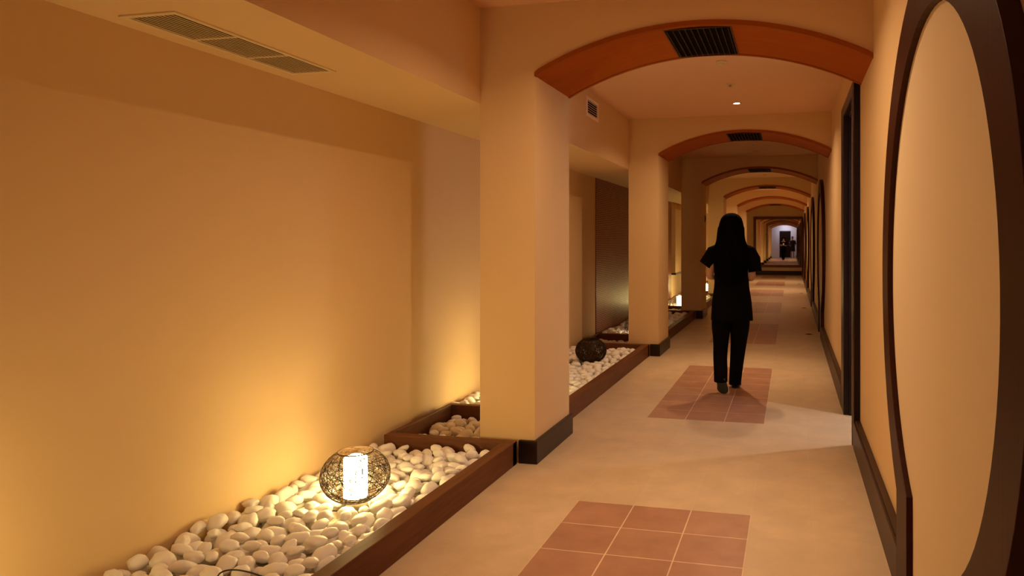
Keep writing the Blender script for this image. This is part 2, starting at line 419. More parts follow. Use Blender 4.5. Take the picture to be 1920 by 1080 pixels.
# ------------------------------------------------------------------ moon-shaped wooden frames on the right wall
def ring_outline(cy, cz, R, leg, zk, n=72):
    """open outline from the foot of the near leg over the circle to the foot of the far leg"""
    a = math.asin(max(-1, min(1, leg / R)))
    pts = [(cy - leg, 0.0), (cy - leg, (cz - R * math.cos(a)) * 0.5)]
    for i in range(n + 1):
        t = (-math.pi + a) + (2 * math.pi - 2 * a) * i / n
        pts.append((cy + R * math.sin(t), cz + R * math.cos(t)))
    pts += [(cy + leg, (cz - R * math.cos(a)) * 0.5), (cy + leg, 0.0)]
    return pts
rl = ['large dark wooden moon frame on the cream wall nearest the camera',
      'dark wooden moon frame on the right wall just past the doorway bay',
      'dark wooden moon frame third along the right wall',
      'dark wooden moon frame fourth along the right wall',
      'dark wooden moon frame fifth along the right wall',
      'dark wooden moon frame beside the end mirror']
for k, cy in enumerate(RINGS):
    r = thing('moon_frame', (XR, cy, 0), rl[k], 'wall frame', 'round wooden frames on the right wall')
    I = ring_outline(cy, 1.242, 0.85, 0.335, 0.45); O = ring_outline(cy, 1.250, 1.028, 0.585, 0.3)
    MB().strip(I, O, 'X', 0.402, XR).build('frame', M['ring'], r, bevel=0.002)
    # plaster face set inside the frame
    n = len(I); mid = [(cy, q[1]) for q in I]
    h = n // 2
    A = I[:h + 1]; B = [(2 * cy - q[0], q[1]) for q in A]
    MB().strip(A, B, 'X', 0.424, XR).build('inset_panel', M['panel'], r)
    if k:
        fl = thing('floor_fixture', (0.255, cy, 0), 'small dark flush floor fixture before the moon frame ' + ['', 'past the doorway bay', 'third along', 'fourth along', 'fifth along', 'beside the end mirror'][k], 'floor fixture', 'flush fixtures in the floor')
        box('plate', M['steel'], 0.20, 0.31, cy - 0.055, cy + 0.055, 0, 0.004, fl)
        MB().lathe(0.255, cy, [(0.04, 0.004), (0.04, 0.006), (0.03, 0.006)], 20).build('cap', M['black'], fl)

# ------------------------------------------------------------------ vents
v = thing('ceiling_vent', (-2.386, 2.745, ZS), 'long cream three-section air vent in the lowered ceiling at upper left', 'air vent')
vx0, vx1, vy0, vy1 = -2.516, -2.257, 2.25, 3.235
f = MB()
e = 0.024
f.box(vx0, vx1, vy0, vy0 + e, ZS - 0.006, ZS).box(vx0, vx1, vy1 - e, vy1, ZS - 0.006, ZS).box(vx0, vx0 + e, vy0 + e, vy1 - e, ZS - 0.006, ZS).box(vx1 - e, vx1, vy0 + e, vy1 - e, ZS - 0.006, ZS)
L3 = (vy1 - vy0 - 2 * e) / 3
for j in (1, 2): f.box(vx0 + e, vx1 - e, vy0 + e + L3 * j - 0.008, vy0 + e + L3 * j + 0.008, ZS - 0.006, ZS)
f.build('frame', M['vent_cream'], v)
MB().box(vx0 + e, vx1 - e, vy0 + e, vy1 - e, ZS - 0.0015, ZS - 0.0005).build('backing', mat('vent_shadow_brown', (0.22, 0.13, 0.05), 0.8), v)
for j in range(3):
    f = MB(); a = vy0 + e + L3 * j + (0.008 if j else 0) + 0.004; b = vy0 + e + L3 * (j + 1) - (0.008 if j < 2 else 0) - 0.004
    for i in range(10):
        x = vx0 + e + 0.014 + (vx1 - vx0 - 2 * e - 0.022) * i / 9.5
        f.add([(x - 0.008, a, ZS - 0.002), (x - 0.008, a, ZS - 0.004), (x + 0.008, a, ZS - 0.0075), (x + 0.008, a, ZS - 0.0055),
               (x - 0.008, b, ZS - 0.002), (x - 0.008, b, ZS - 0.004), (x + 0.008, b, ZS - 0.0075), (x + 0.008, b, ZS - 0.0055)],
              [(0, 1, 2, 3), (4, 7, 6, 5), (0, 3, 7, 4), (1, 5, 6, 2), (0, 4, 5, 1), (3, 2, 6, 7)])
    f.build('louvre_section', M['vent_cream'], v)
v = thing('wall_vent', (XS, 6.81, 2.675), 'small white louvred vent high on the boxed beam behind the nearest arch', 'air vent')
f = MB().box(XS, XS + 0.012, 6.60, 7.04, 2.742, 2.77).box(XS, XS + 0.012, 6.60, 7.04, 2.58, 2.608).box(XS, XS + 0.012, 6.60, 6.64, 2.608, 2.742).box(XS, XS + 0.012, 7.0, 7.04, 2.608, 2.742)
f.build('frame', M['vent_white'], v)
box('backing', M['black'], XS, XS + 0.002, 6.64, 7.0, 2.608, 2.742, v)
f = MB()
for i in range(6):
    z = 2.6115 + i * 0.0225
    f.add([(XS + 0.002, 6.64, z + 0.010), (XS + 0.002, 7.0, z + 0.010), (XS + 0.011, 7.0, z), (XS + 0.011, 6.64, z),
           (XS + 0.002, 6.64, z + 0.013), (XS + 0.002, 7.0, z + 0.013), (XS + 0.011, 7.0, z + 0.003), (XS + 0.011, 6.64, z + 0.003)],
          [(0, 1, 2, 3), (4, 7, 6, 5), (0, 4, 5, 1), (3, 2, 6, 7), (0, 3, 7, 4), (1, 5, 6, 2)])
f.build('louvres', M['vent_white'], v)

# ------------------------------------------------------------------ ceiling fixtures
def fixture_set(b):
    bw = {1: 'in the bay nearest the camera', 2: 'between the first and second arches', 3: 'between the second and third arches', 4: 'between the third and fourth arches', 5: 'between the fourth and fifth arches', 6: 'between the fifth and sixth arches', 0: 'by the back wall'}[b]
    y = spot_y(b)
    on = b in SPOT_BAYS and b not in (0, 4)
    s = thing('ceiling_spotlight', (SPX, y, ZC), ('lit ' if on else 'unlit ') + 'round recessed ceiling spotlight ' + bw, 'spotlight', 'recessed corridor spotlights')
    MB().lathe(SPX, y, [(0.040, ZC), (0.052, ZC), (0.052, ZC - 0.006), (0.036, ZC - 0.008), (0.034, ZC)], 28, False, False).build('trim_ring', M['spot_rim'], s, smooth=True)
    MB().lathe(SPX, y, [(0.001, ZC - 0.003), (0.034, ZC - 0.003), (0.034, ZC - 0.0005), (0.001, ZC - 0.0005)], 24).build('lens', M['spot_on'] if on else M['spot_off'], s)
    y = 6.79 + P * (b - 2)
    s = thing('sprinkler', (-0.558, y, ZC), 'small flat ceiling sprinkler ' + bw, 'sprinkler', 'ceiling sprinklers')
    MB().lathe(-0.558, y, [(0.044, ZC), (0.044, ZC - 0.005), (0.02, ZC - 0.008)], 24).build('plate', M['vent_cream'], s, smooth=False)
    MB().lathe(-0.558, y, [(0.008, ZC - 0.008), (0.008, ZC - 0.02), (0.018, ZC - 0.021), (0.018, ZC - 0.024)], 16).build('deflector', M['steel'], s)
    y = 5.906 + P * (b - 2)
    s = thing('smoke_detector', (-0.559, y, ZC), 'small round smoke detector ' + bw, 'smoke detector', 'ceiling smoke detectors')
    MB().lathe(-0.559, y, [(0.045, ZC), (0.045, ZC - 0.010), (0.038, ZC - 0.016)], 28).build('base', M['vent_cream'], s)
    MB().lathe(-0.559, y, [(0.030, ZC - 0.016), (0.028, ZC - 0.024), (0.012, ZC - 0.027)], 24).build('sensor', M['vent_cream'], s)
for b in range(1, 7): fixture_set(b)

# light switch on the third pillar
s = thing('light_switch', (XP, 13.25, 1.795), 'small dark switch plate on the corridor side of the third pillar', 'switch')
box('plate', M['casing'], XP, XP + 0.010, 13.21, 13.29, 1.73, 1.86, s, bevel=0.002)
box('rocker', M['black'], XP + 0.010, XP + 0.014, 13.232, 13.268, 1.765, 1.825, s)

# ------------------------------------------------------------------ end mirror
mr = thing('framed_mirror', (-0.5, Y1, 0.32), 'large rectangular mirror in a red-brown wooden frame on the end wall', 'mirror')
mx0, mx1, mz0, mz1 = -1.50, XR, 0.31, 2.36
fr = MB().box(mx0, mx1, Y1 - 0.04, Y1, mz0, mz0 + 0.10).box(mx0, mx1, Y1 - 0.04, Y1, mz1 - 0.11, mz1).box(mx0, mx0 + 0.10, Y1 - 0.04, Y1, mz0 + 0.10, mz1 - 0.11).box(mx1 - 0.07, mx1, Y1 - 0.04, Y1, mz0 + 0.10, mz1 - 0.11)
fr.build('frame', M['mirror_frame'], mr)
box('glass', M['mirror'], mx0 + 0.10, mx1 - 0.07, Y1 - 0.02, Y1 - 0.012, mz0 + 0.10, mz1 - 0.11, mr)

# ------------------------------------------------------------------ wicker lanterns
RA, RB = 0.166, 0.136
def lantern(loc, label, tube_mat, dense=1.0, seed=3, sr=0.00125):
    x0, y0, z0 = loc
    t = thing('wicker_lantern', loc, label, 'lantern', 'round wicker lanterns on the pebbles')
    r = random.Random(seed); m = MB(); ZT = 0.86
    for i in range(int(120 * dense)):
        nrm = Vector((r.gauss(0, 1), r.gauss(0, 1), r.gauss(0, 0.75))).normalized(); off = r.uniform(-0.55, 0.55)
        a = nrm.orthogonal().normalized(); b = nrm.cross(a); rr = math.sqrt(1 - off * off)
        t0 = r.uniform(0, 6.28); span = r.uniform(2.2, 6.2); run = []; N = 44
        k1 = r.uniform(0.985, 1.012)
        def flush(run):
            if len(run) > 3: m.tube(run, sr * r.uniform(0.8, 1.25), 4, False)
        for j in range(N + 1):
            th = t0 + span * j / N
            p = (off + 0.05 * math.sin(3 * th)) * nrm + rr * (math.cos(th) * a + math.sin(th) * b)
            p.normalize(); p *= k1
            if p.z > ZT or p.z < -0.93: flush(run); run = []; continue
            run.append((x0 + RA * p.x, y0 + RA * p.y, z0 + RB * (1 + p.z) - 0.012))
        flush(run)
    sh = m.build('woven_shade', M['wicker'], t)
    zt = z0 + RB * (1 + ZT) - 0.012; rt = RA * math.sqrt(1 - ZT * ZT)
    m = MB()
    for q in range(3):
        m.tube([(x0 + (rt + 0.001 * q) * math.cos(6.2832 * j / 40), y0 + (rt + 0.001 * q) * math.sin(6.2832 * j / 40), zt + 0.002 * q) for j in range(41)], 0.0018, 5, False)
    m.build('opening_rim', M['wicker'], t)
    MB().lathe(x0, y0, [(0.065, z0 + 0.0), (0.065, z0 + 0.012), (0.058, z0 + 0.016)], 28).build('base', M['wicker'], t)
    MB().lathe(x0, y0, [(0.055, z0 + 0.016), (0.057, z0 + 0.02), (0.057, z0 + 0.208), (0.054, z0 + 0.213)], 32).build('lamp_tube', tube_mat, t, smooth=False)
    if tube_mat is not M['unlit']:
        MB().lathe(x0, y0, [(0.002, z0 + 0.214), (0.030, z0 + 0.214), (0.026, z0 + 0.226), (0.002, z0 + 0.231)], 20).build('bulb_top', M['bulb'], t, smooth=True)
    return t
LZ = 0.078
L0 = lantern((-2.137, 3.22, LZ), 'lit round wicker lantern with glowing tube in the nearest pebble bed', M['lit'])
def lant_copy(x, y, label, tube=None):
    c = dup(L0, None, (x, y, LZ)); c['label'] = label
    if tube is not None:
        for ch in c.children:
            if ch.name.startswith('lamp_tube'):
                ch.data = ch.data.copy(); ch.data.materials[0] = tube
            if ch.name.startswith('bulb_top'):
                ch.data = ch.data.copy(); ch.data.materials[0] = M['bulb_low']
    c.rotation_euler.z = rnd.uniform(0, 6)
    return c
lant_copy(-2.30, 1.42, 'lit wicker lantern just outside the frame whose glow washes the near wall')
lant_copy(-2.12, 5.42, 'lit wicker lantern hidden behind the nearest pillar')
un = lantern((-2.10, 7.45, LZ), 'unlit dark wicker lantern in the second pebble bed beside the kerb', M['unlit'], 1.5, 11, 0.0019)
lant_copy(-2.09, 9.74, 'dimly lit wicker lantern half hidden behind the second pillar by the mosaic wall', M['lit_low'])
lant_copy(-2.13, 13.95, 'lit wicker lantern seen between the second and third pillars')
lant_copy(-2.10, 18.10, 'lit wicker lantern just visible past the third pillar')
lant_copy(-2.10, 15.95, 'lit wicker lantern in the fourth pebble bed hidden by the third pillar')
lant_copy(-2.10, 20.1, 'lit wicker lantern in the fifth pebble bed')
lant_copy(-2.10, 22.4, 'lit wicker lantern in the sixth pebble bed')
lant_copy(-2.10, 26.6, 'lit wicker lantern in the last pebble bed')

# ------------------------------------------------------------------ pebbles
def pebble_mesh(seed, sub):
    import bmesh
    bm = bmesh.new(); bmesh.ops.create_icosphere(bm, subdivisions=sub, radius=1.0)
    r = random.Random(seed); o = Vector((r.uniform(-50, 50), r.uniform(-50, 50), r.uniform(-50, 50)))
    for v in bm.verts:
        d = v.co.normalized()
        k = 1 + 0.26 * noise.noise(d * 0.9 + o) + 0.12 * noise.noise(d * 1.9 + o)
        q = d * k
        q.x += 0.12 * (q.y * q.y - 0.3)
        v.co = q
    me = bpy.data.meshes.new('pebble'); bm.to_mesh(me); bm.free()
    for p in me.polygons: p.use_smooth = True
    me.materials.append(M['pebble'])
    return me
PV = [pebble_mesh(50 + i, 3) for i in range(12)]
PL = [pebble_mesh(50 + i, 2) for i in range(12)]
rs = np.random.RandomState(5)
G = 0.008
keep = []      # (size on picture, data)
cth, sth = math.cos(0.2258), math.sin(0.2258)
def fill(x0, x1, y0, y1, target, size, zbase, zone, prof=None, keepout=()):
    nx, ny = int((x1 - x0) / G) + 1, int((y1 - y0) / G) + 1
    H = np.full((nx, ny), zbase); top = -np.ones((nx, ny), int)
    gx = x0 + G * np.arange(nx); gy = y0 + G * np.arange(ny)
    stones = []
    area = (x1 - x0) * (y1 - y0)
    tries = int(area / (size * size * 0.62) * 3.2 * 2)
    for t in range(tries):
        a = size * rs.uniform(0.42, 0.72); b = a * rs.uniform(0.62, 0.92); c_ = min(a, b) * rs.uniform(0.62, 0.92)
        yaw = rs.uniform(0, math.pi); best = None
        for q in range(9):
            px = rs.uniform(x0 + b, x1 - b); py = rs.uniform(y0 + b, y1 - b)
            # stay inside the bed
            ex = math.hypot(a * math.cos(yaw), b * math.sin(yaw)); ey = math.hypot(a * math.sin(yaw), b * math.cos(yaw))
            px = min(max(px, x0 + ex), x1 - ex); py = min(max(py, y0 + ey), y1 - ey)
            if any((px - kx) ** 2 + (py - ky) ** 2 < (kr + a * 0.8) ** 2 for kx, ky, kr in keepout): continue
            i0, i1 = max(0, int((px - a - x0) / G)), min(nx, int((px + a - x0) / G) + 2)
            j0, j1 = max(0, int((py - a - y0) / G)), min(ny, int((py + a - y0) / G) + 2)
            X, Y = np.meshgrid(gx[i0:i1] - px, gy[j0:j1] - py, indexing='ij')
            u = (X * math.cos(yaw) + Y * math.sin(yaw)) / a; v = (-X * math.sin(yaw) + Y * math.cos(yaw)) / b
            r2 = u * u + v * v; m = r2 < 0.98
            if not m.any(): continue
            h = c_ * np.sqrt(np.clip(1 - r2, 0, 1))
            z = (H[i0:i1, j0:j1] + h)[m].max()
            if best is None or z < best[0]: best = (z, px, py, i0, i1, j0, j1, h, m)
        if best is None: continue
        z, px, py, i0, i1, j0, j1, h, m = best
        lim = target if prof is None else target + prof(px, py)
        if z + c_ * 0.55 > lim: continue
        idx = len(stones)
        sub = H[i0:i1, j0:j1]; st = top[i0:i1, j0:j1]
        z -= 0.12 * c_
        nh = z + h
        upd = m & (nh > sub); sub[upd] = nh[upd]; st[upd] = idx
        stones.append((px, py, z, a, b, c_, yaw))
    cnt = np.bincount(top[top >= 0].ravel(), minlength=len(stones))
    for i, s_ in enumerate(stones):
        vis = cnt[i] * G * G
        d = -s_[0] * sth + s_[1] * cth
        sx = 1174 + 1347 * (s_[0] * cth + s_[1] * sth) / d; sy = 451.7 - 1347 * (s_[2] - 1.38) / d
        seen = -10 < sx < 1925 and sy < 1090 and vis > 0.25 * math.pi * s_[3] * s_[4]
        # hidden behind a pillar?
        if s_[1] > 4.3:
            for ya in YA[1:]:
                for X_, Y_ in ():
                    pass
            t_ = ya_hidden(s_[0], s_[1])
            if t_: seen = False
        keep.append(((vis / (d * d)) if seen else 0.0, s_, zone))
def ya_hidden(x, y):
    for ya in YA[1:]:
        if y <= ya: break
        for yy in (ya, ya + TH):
            if yy < y:
                xi = x * yy / y
                if XS < xi < XP: return True
        # crossing the corridor-side or rear face
        for xf in (XS, XP):
            t = xf / x if x else 0
            if 0 < t < 1 and ya < t * y < ya + TH: return True
    return False
def prof1(x, y):
    return 0.010 * math.sin(3.1 * x + 1.7 * y) + (0.006 if x > -1.95 else 0.0) + (0.012 if x < -2.5 and 2.6 < y < 3.3 else 0.0)
fill(XW + 0.004, KX0 - 0.004, 1.20, 4.112, 0.108, 0.088, 0.012, 'bed1', prof1, [(-2.137, 3.22, 0.078), (-2.30, 1.42, 0.078)])
fill(-2.49, XS - 0.004, 4.19, 4.97, 0.086, 0.095, 0.012, 'box1')
fill(XW + 0.004, KX0 - 0.004, 5.06, 8.36, 0.108, 0.092, 0.012, 'bed2', prof1, [(-2.12, 5.42, 0.085), (-2.10, 7.45, 0.085)])
fill(-2.49, XS - 0.004, 8.45, 9.22, 0.09, 0.10, 0.012, 'box2')
fill(XW + 0.02, KX0 - 0.004, 9.32, 12.6, 0.125, 0.11, 0.012, 'bed3', prof1, [(-2.09, 9.74, 0.075)])
fill(-2.49, XS - 0.004, 12.70, 13.47, 0.11, 0.12, 0.012, 'box3')
fill(XW + 0.02, KX0 - 0.004, 13.57, 16.86, 0.12, 0.13, 0.012, 'bed4', None, [(-2.13, 13.95, 0.085), (-2.10, 15.95, 0.085)])
for k, (a, b) in enumerate(((17.8, 21.1), (22.1, 25.3), (26.4, 29.6))):
    fill(XW + 0.02, KX0 - 0.004, a, b, 0.12, 0.15, 0.012, 'bed5')
bed_txt = {
    'box1': 'in the wooden box behind the nearest pillar', 'bed2': 'in the second bed',
    'box2': 'inside the small wooden box behind the second pillar', 'bed3': 'in the third bed beyond the second pillar',
    'box3': 'inside the wooden box behind the third pillar', 'bed4': 'in the fourth bed beyond the third pillar', 'bed5': 'in the farthest beds of the corridor'}
def pebble_text(zone, px, py, a, b):
    """size and shape word, then where it lies; the same words serve as group when nothing tells pebbles apart"""
    size = 'large' if a > 0.054 else 'small' if a < 0.045 else 'medium'
    shape = 'long' if b / a < 0.74 else 'round'
    if zone != 'bed1':
        sub = ''
        if zone == 'bed2':
            sub = ', beside the unlit lantern' if math.hypot(px + 2.10, py - 7.45) < 0.34 else ', before the unlit lantern' if py < 7.45 else ', behind the unlit lantern'
        where = bed_txt[zone] + sub
    else:
        d = math.hypot(px + 2.137, py - 3.22)
        if d < 0.33:
            side = ('on the wall side of' if px < -2.24 else 'on the kerb side of' if px > -2.03 else 'just behind' if py > 3.22 else 'just before')
            where = side + ' the nearest lit lantern'
        else:
            row = 'by the cross board' if py > 3.85 else 'beyond the nearest lantern' if py > 3.22 else 'short of the nearest lantern' if py > 2.72 else 'nearest the camera'
            col = 'against the wall' if px < -2.45 else 'along the kerb' if px > -1.90 else 'in mid-bed'
            where = col + ' ' + row
    return '%s %s white pebble %s' % (size, shape, where)
keep.sort(key=lambda q: -q[0])
print('PEBBLES', len(keep), sum(1 for q in keep if q[0] > 0))
protos = {}
rest = MB()
for n_, (vis, (px, py, pz, a, b, c_, yaw), zone) in enumerate(keep):
    vi = n_ % 12
    if n_ < 298 and vis > 0:
        if vi not in protos:
            o = bpy.data.objects.new('white_pebble', PV[vi]); protos[vi] = o
        else:
            o = protos[vi].copy()
        COL.objects.link(o)
        o.location = (px, py, pz); o.scale = (a, b, c_)
        o.rotation_euler = (rs.uniform(-0.35, 0.35), rs.uniform(-0.35, 0.35), yaw)
        tx = pebble_text(zone, px, py, a, b)
        tag(o, tx, 'pebble', tx.replace('white pebble', 'white pebbles'))
    else:
        me = PL[vi] if (py < 13) else PL[vi]
        ca, sa = math.cos(yaw), math.sin(yaw)
        rest.add([(px + v.co.x * a * ca - v.co.y * b * sa, py + v.co.x * a * sa + v.co.y * b * ca, pz + v.co.z * c_) for v in me.vertices], [tuple(p.vertices) for p in me.polygons])
o = rest.build('white_pebbles', M['pebble'], smooth=True)
tag(o, 'white and pale pebbles heaped underneath and farther along the beds', 'pebbles', kind='stuff')

# loose cable on the pebbles near the camera
pts = []
for i in range(60):
    t = i / 59
    pts.append((-2.03 + 0.10 * math.sin(2.5 * t * math.pi) + 0.05 * t, 2.20 + 0.14 * t + 0.02 * math.cos(9 * t), 0.122 + 0.012 * math.sin(11 * t)))
o = MB().tube(pts, 0.003, 6).build('cable', M['wire'], smooth=True, loc=(-2.03, 2.2, 0.12))
tag(o, 'thin black cable looping over the nearest pebbles beside the kerb', 'cable')

# ------------------------------------------------------------------ people
def ell(cx, cy, z, rx, ry, n=28, fold=0.0, seed=0, tilt=0.0):
    r = []
    for j in range(n):
        t = 2 * math.pi * j / n
        k = 1 + fold * math.sin(5 * t + seed) + fold * 0.6 * math.sin(9 * t + 2.1 * seed)
        r.append((cx + rx * k * math.cos(t), cy + ry * k * math.sin(t), z + tilt * math.sin(t)))
    return r
def interp(rows, n):
    """smooth rows of numbers (Catmull-Rom)"""
    out = []; R = [rows[0]] + list(rows) + [rows[-1]]
    for i in range(1, len(R) - 2):
        for k in range(n):
            t = k / n
            out.append([0.5 * (2 * b + (-a + c) * t + (2 * a - 5 * b + 4 * c - d) * t * t + (-a + 3 * b - 3 * c + d) * t ** 3) for a, b, c, d in zip(R[i - 1], R[i], R[i + 1], R[i + 2])])
    out.append(list(rows[-1])); return out

def skinned(name, nodes, edges, root, material, parent, levels=2):
    me = bpy.data.meshes.new(name)
    me.from_pydata([n[0] for n in nodes], edges, [])
    o = bpy.data.objects.new(name, me); COL.objects.link(o)
    sk = o.modifiers.new('skin', 'SKIN'); sk.use_smooth_shade = True
    for i, n in enumerate(nodes):
        s_ = me.skin_vertices[0].data[i]
        rr = n[1] if isinstance(n[1], tuple) else (n[1], n[1])
        s_.radius = rr; s_.use_root = (i == root)
    sub = o.modifiers.new('sub', 'SUBSURF'); sub.levels = levels; sub.render_levels = levels
    dg = bpy.context.evaluated_depsgraph_get(); dg.update()
    me2 = bpy.data.meshes.new_from_object(o.evaluated_get(dg))
    o.modifiers.clear(); o.data = me2
    for p in me2.polygons: p.use_smooth = True
    me2.materials.clear(); me2.materials.append(material)
    o.parent = parent
    return o

def person_body(parent, L, R, armL, armR, k=1.0):
    """L, R: hip, knee, ankle, ball, toe of each leg; armL/R: shoulder, elbow, wrist, palm and finger direction"""
    nodes = []; edges = []
    def add(p, r, prev=None):
        nodes.append((tuple(p), r)); i = len(nodes) - 1
        if prev is not None: edges.append((prev, i))
        return i
    pel = add((0, 0, 0.90 * k), (0.135, 0.10))
    wa = add((0, 0, 1.03 * k), (0.105, 0.085), pel)
    ch = add((0, 0, 1.20 * k), (0.125, 0.095), wa)
    up = add((0, -0.005, 1.30 * k), (0.10, 0.075), ch)
    nk = add((0, 0.0, 1.375 * k), 0.048, up)
    jaw = add((0, 0.022, 1.45 * k), (0.058, 0.066), nk)
    hd = add((0, 0.015, 1.52 * k), (0.074, 0.088), jaw)
    tp = add((0, 0.01, 1.585 * k), (0.058, 0.07), hd)
    for leg in (L, R):
        prev = pel
        for p, r in leg: prev = add(p, r, prev)
    for arm in (armL, armR):
        prev = up
        for p, r in arm['chain']: prev = add(p, r, prev)
        palm = prev
        pc = Vector(arm['chain'][-1][0]); f = Vector(arm['dir']).normalized(); sd = Vector(arm['side']).normalized(); dn = f.cross(sd).normalized() * arm.get('curl', 1)
        for q, (o_, l_) in enumerate(((-0.030, 0.062), (-0.010, 0.072), (0.010, 0.068), (0.029, 0.052))):
            b0 = add(pc + sd * o_ + f * 0.035, 0.0092, palm)
            b1 = add(pc + sd * o_ + f * (0.035 + l_ * 0.5) + dn * 0.008, 0.0082, b0)
            add(pc + sd * o_ * 0.95 + f * (0.035 + l_ * 0.85) + dn * 0.032, 0.0068, b1)
        t0 = add(pc - sd * 0.036 - f * 0.012, 0.011, palm)
        add(pc - sd * 0.055 + f * 0.025 + dn * 0.012, 0.0088, t0)
    return skinned('body', nodes, edges, pel, M['skin'], parent)

def sleeve(parent, a, b, c, r, mtl, name='sleeve'):
    A, B, C_ = Vector(a), Vector(b), Vector(c)
    pts = [A, A.lerp(B, 0.33), A.lerp(B, 0.66), B] if C_ is None else [A, A.lerp(B, 0.5), B, B.lerp(C_, 0.5), C_]
    return MB().tube(pts, r, 18).build(name, mtl, parent, smooth=True)

def local(o, parent):
    return o

def face(parent, k, hair_mat):
    for sx in (-1, 1):
        m = MB(); 
        c0 = Vector((sx * 0.029, 0.093, 1.513 * k))
        m.loft([[tuple(c0 + Vector((0.011 * math.sin(a) * math.cos(b), 0.008 * math.cos(a), 0.006 * math.sin(a) * math.sin(b)))) for b in [6.2832 * j / 10 for j in range(10)]] for a in (0.2, 0.8, 1.4, 2.0, 2.6)])
        e_ = m.build('eye', M['black'], None, smooth=True); e_.parent = parent
        m = MB(); c0 = Vector((sx * 0.078, 0.0, 1.505 * k))
        m.loft([[tuple(c0 + Vector((0.008 * math.cos(a) * sx, 0.018 * math.sin(a) * math.cos(b), 0.03 * math.sin(a) * math.sin(b)))) for b in [6.2832 * j / 10 for j in range(10)]] for a in (0.2, 0.8, 1.4, 2.0, 2.6)])
        e_ = m.build('ear', M['skin'], None, smooth=True); e_.parent = parent
    m = MB()
    m.loft([[tuple(Vector((w_ * math.cos(6.2832 * j / 12), y_ + d_ * math.sin(6.2832 * j / 12), z_ * k))) for j in range(12)] for z_, y_, w_, d_ in ((1.515, 0.092, 0.005, 0.008), (1.500, 0.096, 0.008, 0.012), (1.486, 0.100, 0.012, 0.016), (1.479, 0.098, 0.013, 0.014), (1.474, 0.092, 0.008, 0.008))])
    e_ = m.build('nose', M['skin'], None, smooth=True); e_.parent = parent
    m = MB(); c0 = Vector((0, 0.092, 1.452 * k))
    m.loft([[tuple(c0 + Vector((0.022 * math.sin(a) * math.cos(b), 0.007 * math.cos(a), 0.006 * math.sin(a) * math.sin(b)))) for b in [6.2832 * j / 10 for j in range(10)]] for a in (0.2, 0.8, 1.4, 2.0, 2.6)])
    e_ = m.build('mouth', mat('lip', (0.30, 0.10, 0.08), 0.5), None, smooth=True); e_.parent = parent

def part(m, name, mtl, parent, smooth=True):
    o = m.build(name, mtl, None, smooth=smooth); o.parent = parent; return o

def shoe(parent, heel, toe, w=0.042, h=0.075, lift=0.0):
    """shoe between heel and toe points (both on the sole line)"""
    H, Tt = Vector(heel), Vector(toe); d = (Tt - H); L = d.length; d.normalize()
    side = d.cross(Vector((0, 0, 1))).normalized(); up = side.cross(d).normalized()
    m = MB(); s2 = MB()
    rows = [(-0.02, 0.55, 0.75), (0.03, 0.8, 1.0), (0.25, 0.78, 1.0), (0.5, 0.85, 0.75), (0.75, 1.0, 0.55), (0.92, 0.85, 0.42), (1.03, 0.4, 0.25)]
    rg = []; rg2 = []
    for t, kw_, kh in rows:
        c0 = H + d * (L * t)
        rg.append([tuple(c0 + side * (w * kw_ * math.cos(a)) + up * (0.012 + h * kh * max(0, math.sin(a)))) for a in [2 * math.pi * j / 16 for j in range(16)]])
        rg2.append([tuple(c0 + side * (w * 1.05 * kw_ * math.cos(a)) + up * (0.0065 + 0.0065 * math.sin(a))) for a in [2 * math.pi * j / 16 for j in range(16)]])
    m.loft(rg); s2.loft(rg2)
    o = part(m, 'shoe', M['shoe'], parent)
    p = s2.build('sole', M['sole'], None, smooth=True); p.parent = o
    return o

# --- the woman walking away down the corridor
wm = thing('person', (-0.535, 6.64, 0), 'person seen from behind walking away, long black hair, black top and wide black trousers', 'person')
legL = [((-0.085, 0.0, 0.84), 0.075), ((-0.088, 0.035, 0.47), 0.055), ((-0.076, -0.165, 0.19), 0.034), ((-0.070, -0.150, 0.09), 0.028), ((-0.064, -0.115, 0.045), 0.016)]
legR = [((0.08, 0.02, 0.84), 0.075), ((0.060, 0.11, 0.46), 0.052), ((0.026, 0.175, 0.09), 0.036), ((0.028, 0.28, 0.04), 0.032), ((0.030, 0.33, 0.028), 0.020)]
aL = dict(chain=[((-0.155, 0.0, 1.295), 0.052), ((-0.205, -0.01, 1.045), 0.040), ((-0.085, 0.215, 1.06), (0.026, 0.024)), ((-0.05, 0.275, 1.085), (0.034, 0.016))], dir=(0.35, 0.6, 0.55), side=(-0.3, 0.5, -0.5), curl=1)
aR = dict(chain=[((0.155, 0.0, 1.295), 0.052), ((0.188, -0.01, 1.035), 0.040), ((0.085, 0.215, 1.05), (0.026, 0.024)), ((0.05, 0.275, 1.075), (0.034, 0.016))], dir=(-0.35, 0.6, 0.55), side=(0.3, 0.5, -0.5), curl=-1)
person_body(wm, legL, legR, aL, aR)
face(wm, 1.0, M['hair'])
